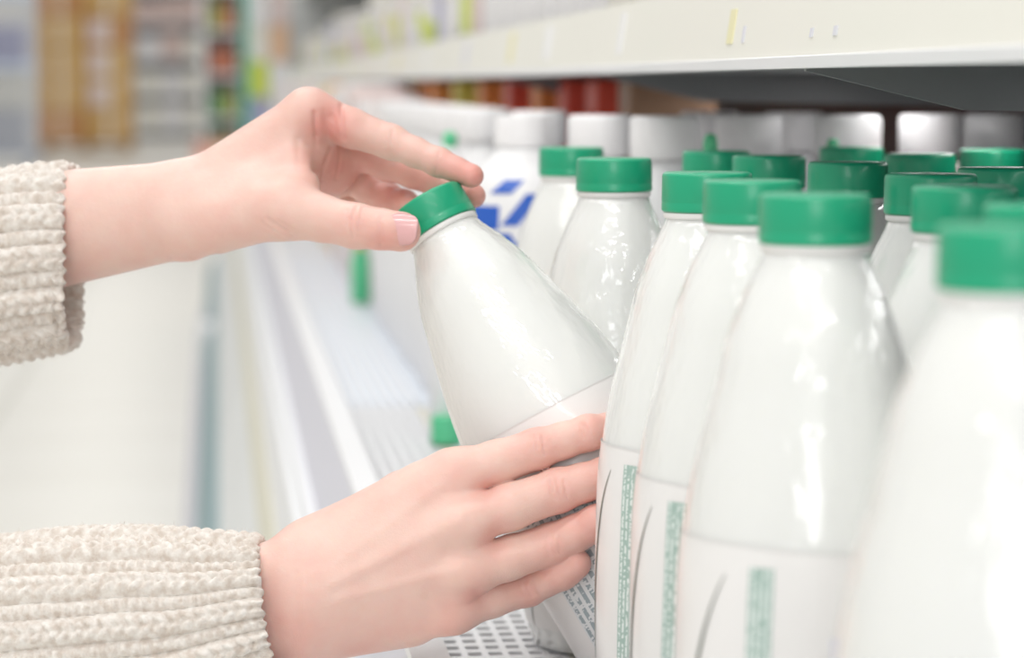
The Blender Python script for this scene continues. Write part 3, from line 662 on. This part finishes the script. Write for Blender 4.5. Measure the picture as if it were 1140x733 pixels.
# --- hand round the body; depths found so that the fingers lie on the bottle
bx0 = np.array(base[:]); axn = np.array(ax[:])
def on_bottle(px, py, r, fallback):
    best = None
    for d in np.arange(1.05, 1.20, .0005):
        p = npP((px, py, d)); t = float((p - bx0) @ axn); q_ = p - bx0 - t * axn
        if np.linalg.norm(q_) <= rad_at(t) + .0006 + r - .0006: return min(float(d), fallback + .02)
    return fallback
H = Hand()
H.pc((-120, 726, 1.185), (322, 650, 1.148), .027, .0198); H.pc((-120, 776, 1.185), (322, 690, 1.148), .027, .0198)
H.pc((350, 642, 1.147), (506, 532, 1.151), .0165, .0122)
H.pc((352, 614, 1.152), (470, 550, 1.153), .0150, .0125)
H.pc((350, 655, 1.143), (514, 583, 1.142), .016, .0122)
H.pc((348, 672, 1.144), (514, 637, 1.144), .016, .0118)
H.pc((345, 690, 1.150), (503, 677, 1.153), .0155, .0110)
H.pc((352, 628, 1.158), (452, 560, 1.180), .0165, .0140)
H.pc((365, 694, 1.158), (455, 686, 1.165), .0155, .0140)
def fing(js, rs):
    out = [js[0]]
    for (px, py, fb), r in list(zip(js, rs))[1:]: out.append((px, py, on_bottle(px, py, r, fb)))
    print('finger depths', [round(o[2], 4) for o in out]); return H.finger(out, rs)
fi = fing([(506, 532, 1.151), (598, 500, 1.140), (655, 482, 1.140), (706, 472, 1.146)], [.0120, .0091, .0079, .0070])
fm = fing([(514, 583, 1.142), (622, 546, 1.140), (675, 530, 1.140), (722, 518, 1.146)], [.0120, .0098, .0084, .0072])
fr_ = fing([(514, 637, 1.144), (616, 606, 1.140), (664, 583, 1.140), (702, 568, 1.146)], [.0115, .0094, .0080, .0070])
fp = fing([(503, 677, 1.153), (588, 654, 1.142), (626, 638, 1.142), (642, 628, 1.144)], [.0108, .0084, .0074, .0066])
H.finger([(452, 562, 1.180), (500, 545, 1.232), (560, 520, 1.258)], [.013, .0105, .009], .009)
# knuckle wrinkles, webs and tendons
def wr(px, py, d, w_=22, n_=3, sp_=6.5, dp=.0007):
    for k_ in range(n_):
        e_ = (k_ - (n_ - 1) / 2); x_ = px + e_ * sp_ * random.uniform(.8, 1.15); hw_ = w_ * (.52 - .09 * abs(e_)) * random.uniform(.8, 1.1); tl = random.uniform(-1, 2.5)
        dq = dp * random.uniform(.5, 1)
        H.mark((x_ - 1 - tl + e_ * .4, py - hw_, d), (x_ + e_ * .9, py, d), .0009, dq); H.mark((x_ + e_ * .9, py + 3, d), (x_ + 2 + tl + e_ * .4, py + hw_, d), .0009, dq)
def dof(p): return float((Vector(p) - CAM).dot(FWD))
wr(598, 496, dof(fi[1]) - .0088); wr(651, 480, dof(fi[2]) - .0076, 14, 2); wr(622, 545, dof(fm[1]) - .0095); wr(616, 607, dof(fr_[1]) - .009); wr(588, 655, dof(fp[1]) - .008, 14)
for (a, b_, w_, dp) in [((360, 640, 1.122), (500, 530, 1.137), .0032, -.0004), ((370, 650, 1.124), (512, 578, 1.128), .0032, -.0008), ((380, 668, 1.126), (510, 634, 1.131), .003, -.0006),
                        ((478, 566, 1.128), (540, 548, 1.138), .004, .0010), ((500, 612, 1.126), (552, 600, 1.132), .004, .0010), ((480, 662, 1.133), (530, 661, 1.138), .004, .0012),
                        ((330, 640, 1.126), (332, 700, 1.126), .002, .0003)]:
    H.mark(a, b_, w_, dp)
for (px, py, p_, r_, t_) in [(598, 497, fi[1], .011, .7), (652, 480, fi[2], .010, .5), (690, 475, fi[3], .013, .7), (622, 545, fm[1], .011, .7), (670, 530, fm[2], .012, .5), (616, 606, fr_[1], .011, .7), (660, 585, fr_[2], .014, .6), (588, 655, fp[1], .011, .65), (632, 635, fp[2], .013, .5), (645, 625, fp[3], .010, .5)]:
    H.tints.append((p_, r_, t_))
for (px, py, d, r_, t_) in [(540, 547, 1.14, .008, .4), (552, 600, 1.135, .008, .45), (528, 661, 1.14, .009, .5), (505, 532, 1.14, .012, .2), (500, 680, 1.145, .014, .25), (320, 700, 1.13, .02, .3), (400, 715, 1.15, .02, .25)]: H.tint((px, py, d), r_, t_)
adopt(H.build('hand', m_skin, None))

# fingernail of the thumb
def nail(c, tdir, ndir, ln, wd, R):
    t_ = Vector(tdir).normalized(); n_ = Vector(ndir); n_ = (n_ - n_.dot(t_) * t_).normalized(); s_ = t_.cross(n_)
    v = []; NU, NV = 12, 14
    for sgn in (0, 1):
        for i in range(NV + 1):
            for j in range(NU + 1):
                u = -1 + 2 * j / NU; w_ = -1 + 2 * i / NV
                half = wd / 2 * math.sqrt(max(.02, 1 - abs(w_ * .93) ** 3.2)) * (1 - .06 * w_); bb = u * half; aa = w_ * ln / 2
                h = math.sqrt(max(1e-9, R * R - bb * bb)) - R - aa * aa * 9 - (0.0007 * sgn)
                v.append(Vector(c) + t_ * aa + s_ * bb + n_ * h)
    f = []; N1 = (NU + 1) * (NV + 1)
    for i in range(NV):
        for j in range(NU):
            q_ = (i * (NU + 1) + j, i * (NU + 1) + j + 1, (i + 1) * (NU + 1) + j + 1, (i + 1) * (NU + 1) + j)
            f.append(q_); f.append(tuple(k_ + N1 for k_ in q_[::-1]))
    rim = [j for j in range(NU + 1)] + [i * (NU + 1) + NU for i in range(1, NV + 1)] + [NV * (NU + 1) + j for j in range(NU - 1, -1, -1)] + [i * (NU + 1) for i in range(NV - 1, 0, -1)]
    for a, b_ in zip(rim, rim[1:] + rim[:1]): f.append((a, b_, b_ + N1, a + N1))
    return MB().add(v, f).build('fingernail', m_nail, None, smooth=True)
tip = P(446, 258, 1.197); ip = P(397, 252, 1.203)
nd = (-FWD + UP * .10 + RIGHT * .04).normalized(); td = (tip - ip).normalized()
no = adopt(nail(tip + nd * .0098 + td * .0004 + UP * .0004, td, nd, .0150, .0150, .0094)); no['label'] = 'short unpainted pink thumbnail'

# ---------------------------------------------------------------- knitted sleeves
m_wool = mat('cream_wool', (0.78, 0.72, 0.65), 0.95, 0.15)
n, l, b = nodes(m_wool)
b.inputs['Sheen Weight'].default_value = 0.35; b.inputs['Sheen Roughness'].default_value = .6
tc = n.new('ShaderNodeTexCoord'); n1 = n.new('ShaderNodeTexNoise'); n1.inputs['Scale'].default_value = 260; n1.inputs['Detail'].default_value = 4; l.new(tc.outputs['Object'], n1.inputs['Vector'])
r = n.new('ShaderNodeValToRGB'); r.color_ramp.elements[0].position = .32; r.color_ramp.elements[1].position = .66; r.color_ramp.elements[0].color = (.64, .56, .49, 1); r.color_ramp.elements[1].color = (.85, .81, .76, 1)
l.new(n1.outputs['Fac'], r.inputs['Fac']); l.new(r.outputs['Color'], b.inputs['Base Color'])
n2 = n.new('ShaderNodeTexNoise'); n2.inputs['Scale'].default_value = 1500; n2.inputs['Detail'].default_value = 3; l.new(tc.outputs['Object'], n2.inputs['Vector'])
bp = n.new('ShaderNodeBump'); bp.inputs['Strength'].default_value = .6; bp.inputs['Distance'].default_value = .0006; l.new(n2.outputs['Fac'], bp.inputs['Height']); l.new(bp.outputs['Normal'], b.inputs['Normal'])
def sleeve(path, ribs, seed, label, twist=0.0):
    # path: list of (centre point, radius up, radius depth) from the far end to the cuff edge
    r_ = np.random.default_rng(seed)
    cs = np.array([p_[0][:] for p_ in path]); ru = np.array([p_[1] for p_ in path]); rd = np.array([p_[2] for p_ in path])
    NU, NV = 340, 560
    s_ = np.concatenate([[0], np.cumsum(np.linalg.norm(np.diff(cs, axis=0), axis=1))]); S = np.linspace(0, s_[-1], NU)
    ctr = np.stack([spline(list(zip(s_, cs[:, i])), NU)[1] for i in range(3)], 1)
    ru = spline(list(zip(s_, ru)), NU)[1]; rd = spline(list(zip(s_, rd)), NU)[1]
    tg = np.gradient(ctr, axis=0); tg /= np.linalg.norm(tg, axis=1)[:, None]
    upv = np.array(UP[:]); side = np.cross(tg, upv); side /= np.linalg.norm(side, axis=1)[:, None]; up2 = np.cross(side, tg)
    th = np.linspace(0, 2 * PI, NV, endpoint=False)
    SS, TT = np.meshgrid(S, th, indexing='ij')
    wob = sum(r_.uniform(.3, 1) * np.sin(SS * f_ + ph_ + TT * k_) for f_, ph_, k_ in [(60, 1, 2), (95, 2.3, 3), (140, .5, 1), (40, 4, 5)]) * .07
    ph = TT * ribs + wob * 1.6 + twist * SS * ribs
    fr = (ph / (2 * PI)) % 1.0                       # across one rib
    rid = np.floor(ph / (2 * PI)).astype(int) % ribs
    wide = np.array(r_.uniform(.55, 1.0, ribs + 1))[rid]
    # one repeat: a rope of slanting stitches (0..0.62) and a sunken band of purl bars
    a_ = np.clip(fr / .62, 0, 1); rope = np.where(fr < .62, np.sin(a_ * PI), 0) ** .5
    b_ = np.clip((fr - .62) / .38, 0, 1); band = np.where(fr >= .62, np.sin(b_ * PI), 0)
    st = .0058
    v_ = np.abs(a_ - .5) * 2
    rs_ = np.abs(np.sin(PI * (SS / st + v_ * .75 + rid * .37)))
    pb = np.sin(2 * PI * (SS / .0042 + rid * .41 + wob)) * .5 + .5
    mid = np.exp(-((a_ - .5) / .10) ** 2) * (fr < .62)
    gr = np.exp(-(np.abs(fr - .62) / .07) ** 2) + np.exp(-(np.minimum(fr, 1 - fr) / .07) ** 2)
    disp = rope * (.0030 * wide + .0019 * rs_) - .0010 * mid + band * (.0003 + .0018 * pb) - .0009 * gr * (1 + pb) + .0030 * wob
    disp += r_.normal(0, .00010, disp.shape)
    # rolled hem at the cuff edge
    e = (s_[-1] - SS); hem = np.exp(-(e / .004) ** 2); disp += hem * .0006 * np.sin(TT * 60 + rid)
    ang = np.stack([np.cos(TT), np.sin(TT)], -1)
    pos = ctr[:, None, :] + up2[:, None, :] * ((ru[:, None] + disp) * ang[..., 0])[..., None] + side[:, None, :] * ((rd[:, None] + disp) * ang[..., 1])[..., None]
    pos = pos + tg[:, None, :] * (.0022 * np.exp(-(e / .006) ** 2) * (.5 * np.sin(TT * 3 + seed) + .35 * np.sin(TT * 44)))[..., None]
    # inner lining turned in at the cuff
    rows = [pos]
    for k_, (dx, th_) in enumerate([(0.0012, .0012), (0.0008, .0030), (-.004, .0040), (-.030, .0046)]):
        rin = pos[-1] - ctr[-1]; nr = np.linalg.norm(rin, axis=1)[:, None]
        rows.append((pos[-1] - rin / nr * th_ + tg[-1] * dx)[None])
    pos = np.concatenate(rows, 0); NT = pos.shape[0]
    vv = pos.reshape(-1, 3); i_ = np.arange(NT - 1)[:, None] * NV; j_ = np.arange(NV)[None]
    q_ = np.stack([i_ + j_, i_ + (j_ + 1) % NV, i_ + NV + (j_ + 1) % NV, i_ + NV + j_], -1).reshape(-1, 4)
    me = bpy.data.meshes.new('sleeve'); me.vertices.add(len(vv)); me.vertices.foreach_set('co', vv.astype(np.float32).ravel())
    me.loops.add(len(q_) * 4); me.loops.foreach_set('vertex_index', q_.astype(np.int32).ravel()); me.polygons.add(len(q_)); me.polygons.foreach_set('loop_start', np.arange(0, len(q_) * 4, 4, dtype=np.int32))
    me.update(calc_edges=True); me.validate(); me.materials.append(m_wool); me.shade_smooth()
    o = bpy.data.objects.new('sleeve', me); C.objects.link(o); adopt(o)
    # loose fibres
    NF = 9000; a = r_.integers(int(NU * .3), NU + 1, NF); c = r_.integers(0, NV, NF); p0 = pos[a, c]
    nrm = p0 - ctr[np.minimum(a, NU - 1)]; nrm /= np.linalg.norm(nrm, axis=1)[:, None]
    dr = nrm * .6 + r_.normal(0, .75, (NF, 3)); dr /= np.linalg.norm(dr, axis=1)[:, None]; dr2 = dr + r_.normal(0, .6, (NF, 3)); dr2 /= np.linalg.norm(dr2, axis=1)[:, None]
    L = r_.uniform(.0012, .0034, NF)[:, None]; wv = np.cross(dr, nrm + .01); wv /= np.linalg.norm(wv, axis=1)[:, None]; hw = .00006
    p1 = p0 + dr * L * .5 + nrm * L * .15; p2 = p1 + dr2 * L * .5; p0 = p0 - nrm * .0004
    fv = np.stack([p0 - wv * hw, p0 + wv * hw, p1 + wv * hw, p1 - wv * hw, p2], 1).reshape(-1, 3); b5 = np.arange(NF) * 5
    fm_ = bpy.data.meshes.new('wool_fuzz'); fm_.from_pydata([tuple(x_) for x_ in fv], [], [(int(x_), int(x_) + 1, int(x_) + 2, int(x_) + 3) for x_ in b5] + [(int(x_) + 3, int(x_) + 2, int(x_) + 4) for x_ in b5])
    fm_.materials.append(m_wool); fo = bpy.data.objects.new('wool_fuzz', fm_); C.objects.link(fo); fo.parent = o; fo['kind'] = 'stuff'
    return o
sleeve([(P(-330, 352, 1.30), .052, .045), (P(-140, 322, 1.285), .050, .044), (P(0, 297, 1.272), .0455, .041), (P(52, 288, 1.270), .0450, .040), (P(70, 286, 1.270), .0445, .0395), (P(80, 286, 1.2701), .0440, .039)], 13, 3, '')
sleeve([(P(-330, 778, 1.20), .056, .050), (P(-100, 744, 1.180), .053, .047), (P(80, 716, 1.162), .050, .044), (P(200, 704, 1.154), .0455, .040), (P(275, 690, 1.151), .0375, .036), (P(307, 683, 1.150), .0335, .033)], 15, 5, '')
